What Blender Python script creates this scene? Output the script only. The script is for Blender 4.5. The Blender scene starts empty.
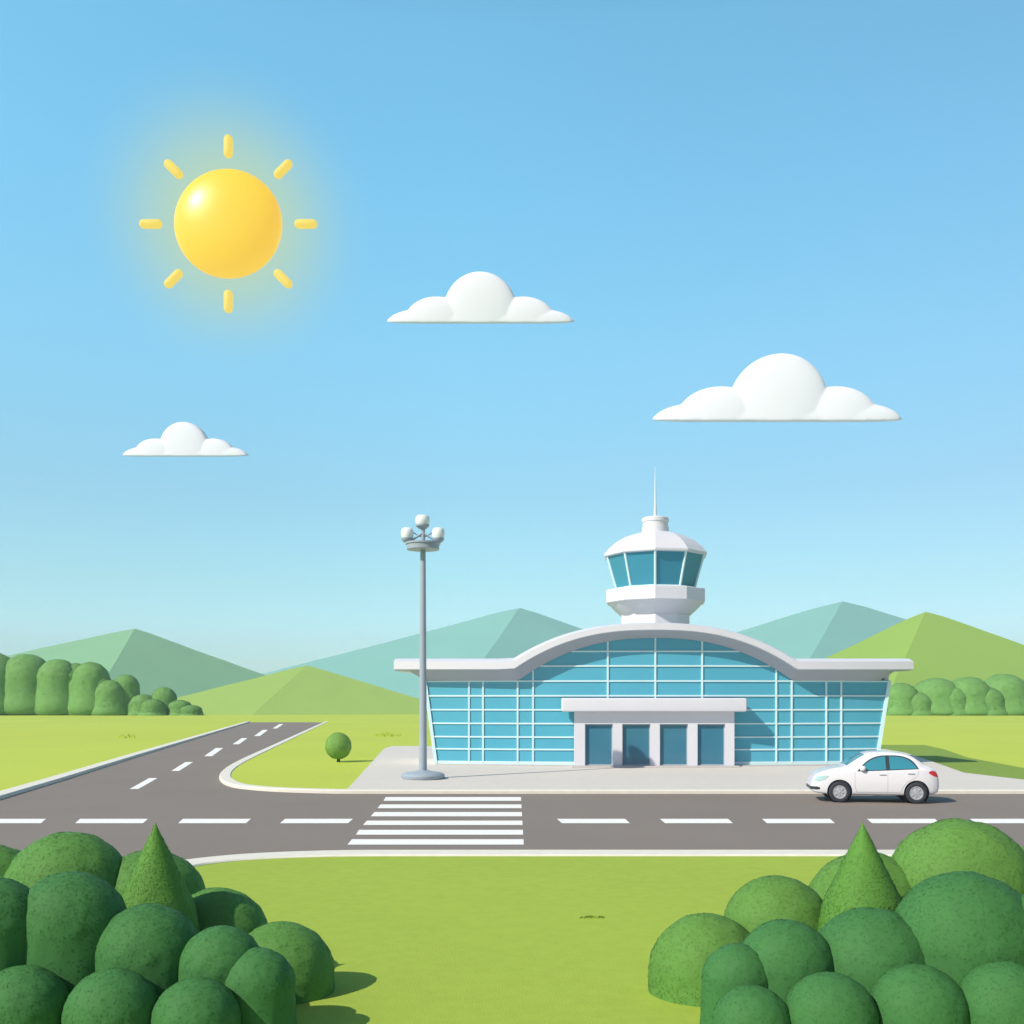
import bpy, bmesh, math, random
import numpy as np
from mathutils import Vector, Matrix, noise as mnoise

random.seed(7); rng = np.random.default_rng(7)
R = math.radians
sc = bpy.context.scene
COL = sc.collection

# ------------------------------------------------------------------ camera numbers
F, HZ, EYE = 1000.0, 700.0, 3.0
def gp(px, py, z=0.0):
    d = (EYE - z) * F / (py - HZ)
    return Vector(((px - 512) / F * d, d, z))
def at(px, py, d):
    return Vector(((px - 512) / F * d, d, EYE - (py - HZ) / F * d))

# ------------------------------------------------------------------ materials
def lin(c):
    def s(v):
        v /= 255.0
        return v / 12.92 if v <= .04045 else ((v + .055) / 1.055) ** 2.4
    return (s(c[0]), s(c[1]), s(c[2]))

def mat(name, col, rough=.6, var=.06, scale=3.0, bump=0.0, bscale=30.0, spec=.3, metal=0.0, coat=0.0, emis=None, estr=0.0,
        island=0.0, var2=0.0, scale2=.15, detail=4.0):
    m = bpy.data.materials.new(name); m.use_nodes = True
    nt = m.node_tree; N = nt.nodes; L = nt.links
    b = N['Principled BSDF']
    b.inputs['Roughness'].default_value = rough
    b.inputs['Specular IOR Level'].default_value = spec
    b.inputs['Metallic'].default_value = metal
    b.inputs['Coat Weight'].default_value = coat
    b.inputs['Coat Roughness'].default_value = .12
    tc = N.new('ShaderNodeTexCoord')
    def noise(s, d=4.0):
        n = N.new('ShaderNodeTexNoise'); n.inputs['Scale'].default_value = s; n.inputs['Detail'].default_value = d
        L.new(tc.outputs['Object'], n.inputs['Vector']); return n
    def mrange(sock, lo, hi):
        r = N.new('ShaderNodeMapRange'); r.inputs[1].default_value = .25; r.inputs[2].default_value = .75
        r.inputs[3].default_value = lo; r.inputs[4].default_value = hi
        L.new(sock, r.inputs[0]); return r.outputs[0]
    n1 = noise(scale, detail)
    val = mrange(n1.outputs['Fac'], 1 - var, 1 + var)
    def mul(a, c):
        q = N.new('ShaderNodeMath'); q.operation = 'MULTIPLY'; L.new(a, q.inputs[0]); L.new(c, q.inputs[1]); return q.outputs[0]
    if var2:
        val = mul(val, mrange(noise(scale2, 3.0).outputs['Fac'], 1 - var2, 1 + var2))
    if island:
        g = N.new('ShaderNodeNewGeometry')
        r = N.new('ShaderNodeMapRange'); r.inputs[3].default_value = 1 - island; r.inputs[4].default_value = 1 + island
        L.new(g.outputs['Random Per Island'], r.inputs[0]); val = mul(val, r.outputs[0])
    vm = N.new('ShaderNodeVectorMath'); vm.operation = 'SCALE'
    vm.inputs[0].default_value = col
    L.new(val, vm.inputs['Scale']); L.new(vm.outputs[0], b.inputs['Base Color'])
    if bump:
        bn = N.new('ShaderNodeBump'); bn.inputs['Strength'].default_value = bump; bn.inputs['Distance'].default_value = .02
        L.new(noise(bscale, 3.0).outputs['Fac'], bn.inputs['Height']); L.new(bn.outputs[0], b.inputs['Normal'])
    if emis:
        b.inputs['Emission Color'].default_value = (*emis, 1); b.inputs['Emission Strength'].default_value = estr
    return m

M = {}
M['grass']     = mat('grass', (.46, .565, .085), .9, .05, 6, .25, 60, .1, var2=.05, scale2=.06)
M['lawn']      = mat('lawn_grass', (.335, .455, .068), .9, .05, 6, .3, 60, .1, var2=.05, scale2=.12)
M['shadow_lawn'] = mat('shadow_lawn_grass', (.215, .33, .062), .9, .05, 4, .3, 60, .1)
M['asphalt']   = mat('asphalt', (.235, .206, .186), .9, .07, 45, .25, 120, .15, var2=.04, scale2=.25)
M['plaza']     = mat('paving', (.63, .605, .57), .85, .03, 3, .1, 60, .15, var2=.03, scale2=.2)
M['kerb']      = mat('kerb_concrete', (.72, .71, .64), .8, .05, 5, .2, 50, .2)
M['paint']     = mat('road_paint', (.86, .86, .84), .7, .04, 12, .1, 80, .2)
M['white']     = mat('white_cladding', (.68, .70, .775), .45, .02, 1.2, 0, 30, .35)
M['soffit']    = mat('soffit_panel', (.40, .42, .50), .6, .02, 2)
M['stone']     = mat('step_stone', (.50, .49, .49), .8, .04, 6)
M['glass']     = mat('curtain_glass', (.085, .40, .56), .12, .05, .35, 0, 30, .5)
M['doorglass'] = mat('door_glass', (.045, .185, .285), .10, .05, .5, 0, 30, .5)
M['towerglass']= mat('tower_glass', (.05, .27, .40), .22, .05, .5, 0, 30, .25)
M['mullion']   = mat('mullion_paint', (.60, .82, .87), .45, .02, 2, 0, 30, .35)
M['pole']      = mat('pole_paint', (.32, .39, .47), .4, .04, 4, 0, 30, .4)
M['lampglass'] = mat('lamp_glass', (.78, .86, .90), .18, .02, 4, 0, 30, .5)
M['carpaint']  = mat('car_paint', (.78, .79, .85), .25, .01, 2, 0, 30, .5, coat=.6)
M['carglass']  = mat('car_glass', (.045, .25, .34), .06, .03, 2, 0, 30, .6)
M['cartrim']   = mat('car_trim', (.035, .05, .065), .4, .05, 8)
M['seam']      = mat('panel_gap', (.42, .43, .45), .6, .02, 8)
M['tyre']      = mat('tyre_rubber', (.035, .042, .055), .75, .08, 20)
M['rim']       = mat('wheel_rim', (.50, .53, .58), .35, .03, 8, metal=.35)
M['headlight'] = mat('headlight_lens', (.42, .62, .64), .1, .06, 10, 0, 30, .6)
M['taillight'] = mat('taillight_lens', (.62, .03, .035), .15, .05, 10, 0, 30, .5)
M['cloud']     = mat('cloud_white', (.77, .82, .91), 1.0, .01, .05, spec=0)
M['sunball']   = mat('sun_yellow', (.16, .25, .02), .36, .01, .02, spec=.45, emis=(.93, .50, .02), estr=1.0)
M['sunray']    = mat('sun_ray', (.10, .14, .05), .6, .01, .02, emis=(.90, .64, .08), estr=1.0)
M['trunk']     = mat('bark', (.10, .085, .045), .9, .2, 20, .5, 40, .1)
def leafmat(name, col, isl=.16):
    return mat(name, col, .7, .10, 1.2, 0, 30, .18, island=isl)
M['leaf_far']   = leafmat('far_foliage', (.135, .30, .08), .07)
M['leaf_small'] = leafmat('ball_tree_foliage', (.165, .33, .075), .10)
M['leaf_light'] = leafmat('light_foliage', (.10, .235, .048), .10)
M['leaf_mid']   = leafmat('mid_foliage', (.085, .225, .05), .09)
M['leaf_dark']  = leafmat('dark_foliage', (.047, .165, .048), .09)
M['leaf_cone']  = leafmat('conifer_foliage', (.10, .26, .045), .10)
M['tuft']       = mat('tuft_grass', (.46, .58, .09), .9, .1, 20)
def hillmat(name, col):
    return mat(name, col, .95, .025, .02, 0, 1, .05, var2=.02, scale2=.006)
M['bounce_ground'] = mat('bounce_ground_pale', (.52, .53, .50), .95, .05, .02)
M['hill_teal_haze']  = hillmat('hill_teal_haze', (.20, .47, .42))  # fade of distance haze put into the base colour of the far hills
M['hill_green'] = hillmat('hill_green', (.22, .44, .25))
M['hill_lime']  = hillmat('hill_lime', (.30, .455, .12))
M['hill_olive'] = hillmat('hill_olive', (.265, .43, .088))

# ------------------------------------------------------------------ object helpers
def link(o, parent=None):
    COL.objects.link(o)
    if parent is not None: o.parent = parent
    return o
def tag(o, label=None, cat=None, group=None, kind=None):
    if label: o['label'] = label
    if cat: o['category'] = cat
    if group: o['group'] = group
    if kind: o['kind'] = kind
    return o
def thing(name, loc, label, cat, group=None, rz=0.0):
    o = bpy.data.objects.new(name, None); o.location = loc; o.rotation_euler = (0, 0, rz)
    o.empty_display_size = .2
    link(o); return tag(o, label, cat, group)

class MB:
    """collects faces, built as one mesh; o = origin subtracted so that parts sit in their thing's frame"""
    def __init__(s, o=(0, 0, 0)):
        s.v = []; s.f = []; s.o = Vector(o)
    def add(s, vs, fs):
        k = len(s.v); s.v += [Vector(p) - s.o for p in vs]; s.f += [[i + k for i in f] for f in fs]
    def box(s, x0, x1, y0, y1, z0, z1, bev=0.0):
        if bev:
            bm = bmesh.new(); bmesh.ops.create_cube(bm, size=1)
            for v in bm.verts:
                v.co = Vector(((x0 + x1) / 2 + v.co.x * (x1 - x0), (y0 + y1) / 2 + v.co.y * (y1 - y0), (z0 + z1) / 2 + v.co.z * (z1 - z0)))
            bmesh.ops.bevel(bm, geom=bm.edges[:], offset=bev, segments=3, affect='EDGES', profile=.6)
            bm.verts.index_update()
            s.add([v.co.copy() for v in bm.verts], [[v.index for v in f.verts] for f in bm.faces]); bm.free(); return
        s.add([(x0, y0, z0), (x1, y0, z0), (x1, y1, z0), (x0, y1, z0), (x0, y0, z1), (x1, y0, z1), (x1, y1, z1), (x0, y1, z1)],
              [[0, 3, 2, 1], [4, 5, 6, 7], [0, 1, 5, 4], [1, 2, 6, 5], [2, 3, 7, 6], [3, 0, 4, 7]])
    def lathe(s, prof, n, c, rot0=0.0, cap=True):
        """prof: (r, z) pairs going up; vertex k at angle rot0"""
        c = Vector(c); vs = []; fs = []
        for r, z in prof:
            for k in range(n):
                a = rot0 + 2 * math.pi * k / n
                vs.append(c + Vector((r * math.cos(a), r * math.sin(a), z)))
        m = len(prof)
        for i in range(m - 1):
            for k in range(n):
                k2 = (k + 1) % n
                fs.append([i * n + k, i * n + k2, (i + 1) * n + k2, (i + 1) * n + k])
        if cap:
            fs.append([k for k in range(n)][::-1]); fs.append([(m - 1) * n + k for k in range(n)])
        s.add(vs, fs)
    def tube(s, p0, p1, r0, r1=None, n=12):
        r1 = r0 if r1 is None else r1
        p0 = Vector(p0); p1 = Vector(p1); d = (p1 - p0).normalized()
        a = d.orthogonal().normalized(); b = d.cross(a)
        vs = []
        for p, r in ((p0, r0), (p1, r1)):
            for k in range(n):
                t = 2 * math.pi * k / n; vs.append(p + (a * math.cos(t) + b * math.sin(t)) * r)
        s.add(vs, [[k, (k + 1) % n, n + (k + 1) % n, n + k] for k in range(n)] + [list(range(n))[::-1], list(range(n, 2 * n))])
    def prism(s, pts, z0, z1):
        """flat polygon (ccw x,y) extruded from z0 to z1"""
        n = len(pts)
        s.add([(p[0], p[1], z0) for p in pts] + [(p[0], p[1], z1) for p in pts],
              [list(range(n))[::-1], list(range(n, 2 * n))] + [[k, (k + 1) % n, n + (k + 1) % n, n + k] for k in range(n)])
    def build(s, name, m, parent=None, smooth=None):
        me = bpy.data.meshes.new(name)
        me.from_pydata([tuple(p) for p in s.v], [], s.f)
        bm = bmesh.new(); bm.from_mesh(me)
        bmesh.ops.recalc_face_normals(bm, faces=bm.faces[:])
        big = [f for f in bm.faces if len(f.verts) > 4]
        if big: bmesh.ops.triangulate(bm, faces=big)
        bm.to_mesh(me); bm.free()
        me.materials.append(m)
        if smooth is not None:
            me.shade_smooth()
            me.set_sharp_from_angle(angle=R(smooth))
        o = bpy.data.objects.new(name, me); link(o, parent)
        if parent is None: o.location = s.o
        return o

def sheet(name, pts, z, m, kind='structure', skirt=None):
    b = MB()
    if skirt is None:
        b.add([(p[0], p[1], z) for p in pts], [list(range(len(pts)))])
    else:
        b.prism(pts, skirt, z)
    o = b.build(name, m)
    # a flat sheet must face up
    me = o.data
    if skirt is None and me.polygons[0].normal.z < 0: me.flip_normals()
    o['kind'] = kind
    return o

def catmull(pts, n=8, closed=False):
    P = [Vector(p) for p in pts]; out = []
    for i in range(len(P) - 1):
        p0 = P[max(i - 1, 0)]; p1 = P[i]; p2 = P[i + 1]; p3 = P[min(i + 2, len(P) - 1)]
        for k in range(n):
            t = k / n
            out.append(.5 * ((2 * p1) + (p2 - p0) * t + (2 * p0 - 5 * p1 + 4 * p2 - p3) * t * t + (3 * p1 - p0 - 3 * p2 + p3) * t ** 3))
    out.append(P[-1]); return out

def offset_line(pts, w):
    """offset an open 2-D polyline to its left by w"""
    out = []
    for i, p in enumerate(pts):
        a = pts[max(i - 1, 0)]; b = pts[min(i + 1, len(pts) - 1)]
        d = Vector((b[0] - a[0], b[1] - a[1])).normalized()
        out.append(Vector((p[0] - d.y * w, p[1] + d.x * w)))
    return out

def kerb(name, pts, w, h, z0=0.0):
    """stone kerb to the left of the line pts"""
    A = [Vector((p[0], p[1])) for p in pts]; c = .025
    rows = [(offset_line(A, 0), z0), (offset_line(A, 0), h - c), (offset_line(A, c), h), (offset_line(A, w - c), h), (offset_line(A, w), h - c), (offset_line(A, w), z0)]
    n = len(A); vs = []; fs = []
    for line, z in rows: vs += [(p.x, p.y, z) for p in line]
    for r in range(len(rows) - 1):
        for i in range(n - 1):
            fs.append([r * n + i, r * n + i + 1, (r + 1) * n + i + 1, (r + 1) * n + i])
    b = MB(); b.add(vs, fs)
    o = b.build(name, M['kerb'], None, 40); o['kind'] = 'structure'; return o

# ------------------------------------------------------------------ ground, roads, kerbs
b = MB(); S = 1500
b.add([(-S, -200, 0), (S, -200, 0), (S, 1500, 0), (-S, 1500, 0)], [[0, 1, 2, 3]])
g = b.build('ground', M['grass']); g['kind'] = 'structure'

side_left = [gp(-120, 835), gp(-40, 812), gp(60, 781.5), gp(140, 756), gp(200, 737.6), gp(250, 722.3)]
side_right = [gp(244, 759.9), gp(231.5, 766.5), gp(223, 772.5), gp(219.6, 777.5), gp(220.5, 781.5), gp(227, 785.8), gp(241, 789), gp(275, 791.9), gp(330, 793.7), gp(380, 794)]
YF = gp(512, 794).y          # far edge of the main road
side_right_c = [gp(325, 722.3).xy.lerp(gp(244, 759.9).xy, k / 10) for k in range(10)] + [p.xy for p in catmull([p.xy.to_3d() for p in side_right], 8)]
far_line = side_right_c + [Vector((x, YF)) for x in (0, 8, 20, 45, 90)]
YN = gp(512, 849.5, .12).y   # road edge of the near kerb
near_pts = [Vector((90, YN)), Vector((40, YN)), Vector((10, YN)), Vector((-1.5, YN))] + [gp(x, y, .12).xy for x, y in ((340, 849.9), (260, 852.6), (200, 857.5), (160, 864), (110, 877), (40, 905), (-80, 960), (-300, 1060), (-700, 1200))]
near_c = near_pts[:3] + [p.xy for p in catmull([p.to_3d() for p in near_pts[3:]], 6)]
# the asphalt: main road, the side road that runs away to the left, the road that turns off beside the shrubs
road_out = [p.xy for p in side_left] + side_right_c + [Vector((90, YF)), Vector((90, YN - .3)), Vector((90, -20)), Vector((-60, -20)), Vector((-60, 22))]
sheet('road', road_out, .004, M['asphalt'])
kerb('kerb', far_line, .42, .12)
kerb('kerb', [p.xy for p in side_left][::-1][::-1], .55, .12)
kerb('kerb', near_c, .62, .12)

sheet('bounce_ground', [(-1490, 300), (1490, 300), (1490, 1490), (-1490, 1490)], .02, M['bounce_ground'])  # added pale ground hidden behind the hills, whitens light bounced onto the clouds
# lawns: raised between the kerbs
isl = offset_line(far_line[:len(side_right_c)], .40)
plaza_left = [gp(345, 789.8, .12).xy, gp(350, 786, .12).xy, gp(384, 748.5, .12).xy, gp(392, 746, .12).xy]
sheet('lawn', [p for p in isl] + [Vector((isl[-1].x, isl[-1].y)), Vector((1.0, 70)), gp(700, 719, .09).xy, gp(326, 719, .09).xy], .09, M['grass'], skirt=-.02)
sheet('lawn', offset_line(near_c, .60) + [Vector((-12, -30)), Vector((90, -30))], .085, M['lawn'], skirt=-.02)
# paved forecourt
Yk = YF + .40
fore = [Vector((gp(345, 789.8, .12).x, Yk)), Vector((90, Yk)), Vector((60, 34.6)), gp(1100, 781, .12).xy, gp(1024, 779.5, .12).xy, gp(964, 772.5, .12).xy, gp(930, 760.5, .12).xy, gp(905, 752.5, .12).xy, gp(885, 749, .12).xy,
        gp(860, 748, .12).xy, Vector((12, 62.6)), plaza_left[3], plaza_left[2], plaza_left[1]]
sheet('forecourt', fore, .115, M['plaza'], skirt=-.02)
strip = [gp(840, 744.5, .06).xy, gp(925, 745, .06).xy, gp(945, 749.5, .06).xy, gp(968, 757.5, .06).xy, gp(1024, 768, .06).xy, gp(1120, 777, .06).xy, Vector((60, 34.8)), Vector((60, 33.5)), gp(1024, 783, .06).xy, gp(964, 776, .06).xy, gp(900, 755, .06).xy, gp(840, 750, .06).xy]
sheet('lawn', strip[::-1], .06, M['shadow_lawn'], skirt=-.02)  # lawn strip with the terminal's cast shadow put into its darker green

# painted markings: flat sheets 4 mm above the asphalt
mz = .009
def marking(name, quads):
    bb = MB()
    for q in quads: bb.add([gp(x, y, mz) for x, y in q], [[0, 1, 2, 3]])
    o = bb.build(name, M['paint'])
    for p in o.data.polygons:
        pass
    o['kind'] = 'structure'; return o
for x0 in (-27, 75, 178, 280):
    marking('lane_dash', [[(x0, 823.2), (x0 + 68, 823.2), (x0 + 73, 818.8), (x0 + 5, 818.8)]])
for x0 in (557, 660, 762, 867, 970):
    marking('lane_dash', [[(x0 + 5, 823.2), (x0 + 73, 823.2), (x0 + 68, 818.8), (x0, 818.8)]])
def z6(x, y): return (50 + x / 2.926, 600 + y / 2.926)
for q in ([(233, 553), (258, 553), (315, 521), (290, 521)], [(355, 500), (378, 500), (419, 474), (396, 474)], [(451, 457), (474, 457), (507, 433), (485, 433)],
          [(534, 422), (553, 422), (578, 404), (561, 404)], [(597, 398), (614, 398), (638, 380), (622, 380)], [(651, 376), (664, 376), (683, 363), (671, 363)]):
    marking('lane_dash', [[z6(*p) for p in q]])
cw = []
for yt, yb, xt, xb in ((797, 800.8, 385.7, 383.5), (804.4, 808.2, 380.6, 377.4), (812, 816.3, 374.5, 370.7), (820.6, 825, 367, 363), (829.8, 834.7, 359, 355.8), (839.2, 844.6, 352, 347.3)):
    xr = 521 + (yt - 797) * .06
    cw.append([(xb, yb), (xr + .2, yb), (xr, yt), (xt, yt)])
marking('crosswalk', cw)

# ------------------------------------------------------------------ hills
def hill(name, m, peak, d_peak, left, right, foot, d_foot, seed, back=.8):
    """a two-faced hill: the ridge runs from the peak forward to the foot point"""
    Pk = at(*peak, d_peak)
    db = d_foot + (d_peak - d_foot) * back
    Lf = Vector(((left - 512) / F * db, db, 0)); Rt = Vector(((right - 512) / F * db, db, 0))
    Ft = Vector(((foot - 512) / F * d_foot, d_foot, 0))
    Bk = Vector((Pk.x, d_peak + (d_peak - d_foot) + 60, 0))
    bb = MB()
    n = 14
    def tri(A, B, C):
        vs = []; fs = []; idx = {}
        for i in range(n + 1):
            for j in range(n + 1 - i):
                k = n - i - j
                p = (A * i + B * j + C * k) / n
                idx[(i, j)] = len(vs); vs.append(p)
        for i in range(n):
            for j in range(n - i):
                fs.append([idx[(i, j)], idx[(i + 1, j)], idx[(i, j + 1)]])
                if i + j < n - 1: fs.append([idx[(i + 1, j)], idx[(i + 1, j + 1)], idx[(i, j + 1)]])
        bb.add(vs, fs)
    fr = Vector((Ft.x, Ft.y, 0))
    tri(Pk, Lf, fr); tri(Pk, fr, Rt); tri(Pk, Lf, Bk); tri(Pk, Bk, Rt)
    o = bb.build(name, m)
    me = o.data; bm = bmesh.new(); bm.from_mesh(me)
    bmesh.ops.remove_doubles(bm, verts=bm.verts[:], dist=.01)
    H = Pk.z
    for v in bm.verts:                       # blunt the very top, roughen the slopes slightly
        t = v.co.z / H
        if v.co.z > .1:
            v.co.z += .010 * H * mnoise.noise(Vector((v.co.x, v.co.y, seed * 50)) / (H * .5))
        if t > .985: v.co.z -= H * .012
    bm.to_mesh(me); bm.free()
    o['kind'] = 'structure'; return o
hill('hills', M['hill_teal_haze'], (520, 607), 900, 150, 795, 452, 640, 3)
hill('hills', M['hill_teal_haze'], (843, 600), 900, 500, 1180, 785, 640, 4)
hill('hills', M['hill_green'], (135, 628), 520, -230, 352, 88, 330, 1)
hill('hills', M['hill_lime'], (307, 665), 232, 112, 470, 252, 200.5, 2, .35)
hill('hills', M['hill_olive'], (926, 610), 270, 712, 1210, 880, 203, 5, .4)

# ------------------------------------------------------------------ foliage
def leafy(bb, surf, n, size, tilt=.35):
    """scatter small leaf-shaped faces over a surface; surf(u) -> point, normal"""
    for _ in range(n):
        p, nr = surf()
        nr = (nr + Vector(rng.normal(0, tilt, 3))).normalized()
        a = nr.orthogonal().normalized(); a.rotate(Matrix.Rotation(random.random() * 6.283, 3, nr))
        c = nr.cross(a); s = size * random.uniform(.7, 1.3)
        k = len(bb.v)
        bb.v += [p - a * s - bb.o, p - c * s * .5 + nr * s * .02 - bb.o, p + a * s - bb.o, p + c * s * .5 + nr * s * .02 - bb.o]
        bb.f.append([k, k + 1, k + 2, k + 3])

def dome(d):
    # straight-sided below its widest ring, rounded above
    if d.z >= 0 or FLARE[0] < 0: return 1.0
    return (1 + FLARE[0] * d.z * d.z) * min(math.sqrt(max(1 - d.z ** 8, 0)) / math.sqrt(max(1 - d.z ** 2, 1e-6)), 2.6)
FLARE = [0.0]
def blob_core(bb, c, rx, ry, rz, zmin, seed, amp=.02, sub=4, inset=.998):
    bm = bmesh.new(); bmesh.ops.create_icosphere(bm, subdivisions=sub, radius=1)
    vs = []
    for v in bm.verts:
        d = v.co.normalized()
        k = inset * (1 + amp * mnoise.noise(d * 4 + Vector((seed, 0, 0))) + amp * .5 * mnoise.noise(d * 11 + Vector((0, seed, 0))))
        h = k * dome(d)
        p = Vector((c[0] + d.x * rx * h, c[1] + d.y * ry * h, c[2] + d.z * (rz if d.z > 0 else max(c[2] - zmin, .05)) * k))
        vs.append(p)
    bm.verts.index_update()
    bb.add(vs, [[v.index for v in f.verts] for f in bm.faces]); bm.free()

def blob_surf(c, rx, ry, rz, zmin, seed, amp=.02, jit=.02):
    def s():
        d = Vector(rng.normal(0, 1, 3)).normalized()
        while FLARE[0] >= 0 and d.z < -.5: d = Vector(rng.normal(0, 1, 3)).normalized()
        k = 1 + amp * mnoise.noise(d * 4 + Vector((seed, 0, 0))) + amp * .5 * mnoise.noise(d * 11 + Vector((0, seed, 0))) + random.uniform(-jit, jit * .5)
        low = max(c[2] - zmin, .05)
        h = k * dome(d)
        return (Vector((c[0] + d.x * rx * h, c[1] + d.y * ry * h, c[2] + d.z * (rz if d.z > 0 else low) * k)),
                Vector((d.x / rx, d.y / ry, d.z / (rz if d.z > 0 else low))).normalized())
    return s

def foliage(name, blobs, zmin, m, parent, o, n, size, tilt=.07, amp=.02, jit=.002, sub=5, flare=.3):
    FLARE[0] = flare
    bb = MB(o)
    for i, (c, rx, ry, rz) in enumerate(blobs):
        blob_core(bb, c, rx, ry, rz, zmin, i * 3.1 + c[0], amp, sub)
    tot = sum(q[1] * q[3] for q in blobs)
    for i, (c, rx, ry, rz) in enumerate(blobs):
        leafy(bb, blob_surf(c, rx, ry, rz, zmin, i * 3.1 + c[0], amp, jit), int(n * rx * rz / tot), size, tilt)
    me = bpy.data.meshes.new(name); me.from_pydata([tuple(p) for p in bb.v], [], bb.f)
    me.materials.append(m); me.shade_smooth()
    ob = bpy.data.objects.new(name, me); link(ob, parent); return ob

def shrub(px, py, r, d, m, label, group, n=5200, size=.0135, flare=.08):
    c = at(px, py, d); rr = r / F * d
    base = Vector((c.x, c.y, .085))
    t = thing('round_shrub', base, label, 'shrub', group)
    foliage('foliage', [(c, rr, rr * .9, rr)], -.25, m, t, base, int(n * (rr / .6) ** 2), size, flare=flare)
    b = MB(base); b.tube((c.x, c.y, .06), (c.x, c.y, max(c.z, .3)), .05, .035); b.build('stem', M['trunk'], t)
    return t

GL, GD = 'light green round shrubs in the foreground', 'dark green round shrubs in the foreground'
# left clump
for px, py, r, d, k, lab in (
    (68, 894, 62, 10.8, 'leaf_mid', 'big mid green round shrub left of the left conifer, highest of the left clump'),
    (150, 906, 56, 11.0, 'leaf_mid', 'mid green round shrub right behind the left conifer'),
    (217, 940, 52, 10.4, 'leaf_mid', 'mid green round shrub two to the right of the left conifer'),
    (281, 975, 53, 10.0, 'leaf_mid', 'mid green low shrub at the right end of the left clump, on the lawn'),
    (-12, 905, 60, 10.9, 'leaf_mid', 'mid green round shrub cut by the left edge of the picture'),
    (70, 928, 56, 8.9, 'leaf_dark', 'dark green round shrub in front of the big mid green one at left'),
    (148, 955, 51, 8.8, 'leaf_dark', 'dark green round shrub at the foot of the left conifer'),
    (221, 968, 42, 8.7, 'leaf_dark', 'dark green round shrub in front of the right half of the left clump'),
    (257, 986, 38, 8.6, 'leaf_dark', 'small dark green shrub at the right end of the front row at left'),
    (-8, 930, 52, 8.7, 'leaf_dark', 'dark green round shrub in the front row cut by the left picture edge'),
    (22, 1012, 46, 8.25, 'leaf_dark', 'dark green low shrub in the lower left corner of the picture'),
    (112, 1016, 47, 8.2, 'leaf_dark', 'dark green low shrub at the bottom picture edge below the left conifer'),
    (196, 1022, 44, 8.2, 'leaf_dark', 'dark green low shrub at the bottom edge, right end of the left frontmost row'),
    # right clump
    (752, 1026, 40, 8.2, 'leaf_dark', 'dark green low shrub at the bottom edge, left end of the right frontmost row'),
    (830, 1020, 47, 8.2, 'leaf_dark', 'dark green low shrub at the bottom picture edge left of the right conifer'),
    (918, 1014, 49, 8.25, 'leaf_dark', 'dark green low shrub at the bottom picture edge right of the right conifer'),
    (1006, 1012, 50, 8.2, 'leaf_dark', 'dark green low shrub in the lower right corner of the picture'),
    (707, 972, 58, 10.0, 'leaf_light', 'light green low shrub at the left end of the right clump, on the lawn'),
    (777, 930, 54, 10.4, 'leaf_light', 'light green round shrub two to the left of the right conifer'),
    (868, 916, 64, 10.9, 'leaf_light', 'light green round shrub right behind the right conifer'),
    (960, 891, 72, 10.8, 'leaf_light', 'biggest light green round shrub, right of the right conifer below the white car'),
    (1042, 905, 60, 10.9, 'leaf_light', 'light green round shrub cut by the right edge of the picture'),
    (738, 980, 36, 8.7, 'leaf_dark', 'small dark green shrub at the left end of the front row at right'),
    (786, 968, 48, 8.8, 'leaf_dark', 'dark green round shrub in front of the left half of the right clump'),
    (872, 970, 62, 8.9, 'leaf_dark', 'dark green round shrub at the foot of the right conifer'),
    (965, 945, 73, 8.9, 'leaf_dark', 'biggest dark green round shrub, in front of the biggest light green one at right'),
    (1045, 950, 58, 8.7, 'leaf_dark', 'dark green round shrub in the front row cut by the right picture edge')):
    shrub(px, py, r, d, M[k], lab, GD if k == 'leaf_dark' else GL, flare=.22 if k == 'leaf_dark' else .08)

def conifer(apex, half, base_y, d, label):
    """a clipped cone-shaped conifer of overlapping leafy skirts"""
    A = at(*apex, d); H = A.z - .085; r0 = half / F * d
    yb = (base_y - apex[1]) / F * d                     # drop from the apex to where it is 'half' wide
    base = Vector((A.x, A.y, .085))
    t = thing('conifer', base, label, 'tree', 'cone-shaped conifers in the foreground')
    def rad(z):                                        # z measured down from the apex
        tt = z / yb
        return r0 * (tt ** .97 if tt < 1 else 1 + .35 * (tt - 1))
    bb = MB(base); n = 40; vs = []; fs = []; rows = 26
    for i in range(rows + 1):
        z = (H - .12) * (i / rows) + .0
        for k in range(n):
            a = 2 * math.pi * k / n
            q = max(rad(z) - .004, .003) * (1 + .03 * mnoise.noise(Vector((math.cos(a) * 2, math.sin(a) * 2, z * 3 + d))))
            vs.append((A.x + q * math.cos(a), A.y + q * math.sin(a), A.z - z))
    for i in range(rows):
        for k in range(n): fs.append([i * n + k, i * n + (k + 1) % n, (i + 1) * n + (k + 1) % n, (i + 1) * n + k])
    fs.append([rows * n + k for k in range(n)])
    bb.add(vs, fs)
    def surf():
        z = (H - .12) * math.sqrt(random.random()); a = random.random() * 6.2832
        q = rad(z) * (1 + .03 * mnoise.noise(Vector((math.cos(a) * 2, math.sin(a) * 2, z * 3 + d)))) + random.uniform(-.004, .002)
        return Vector((A.x + q * math.cos(a), A.y + q * math.sin(a), A.z - z)), Vector((math.cos(a), math.sin(a), .45)).normalized()
    leafy(bb, surf, 9000, .0135, .08)
    me = bpy.data.meshes.new('foliage'); me.from_pydata([tuple(p) for p in bb.v], [], bb.f); me.materials.append(M['leaf_cone']); me.shade_smooth()
    link(bpy.data.objects.new('foliage', me), t)
    b = MB(base); b.tube((A.x, A.y, .06), (A.x, A.y, .6), .07, .05); b.build('trunk', M['trunk'], t)
conifer((155.5, 823), 39, 908, 9.8, 'cone-shaped green conifer rising from the shrubs at lower left')
conifer((862.8, 822.5), 38, 900, 9.8, 'cone-shaped green conifer rising from the shrubs at lower right, below the white car')

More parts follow.
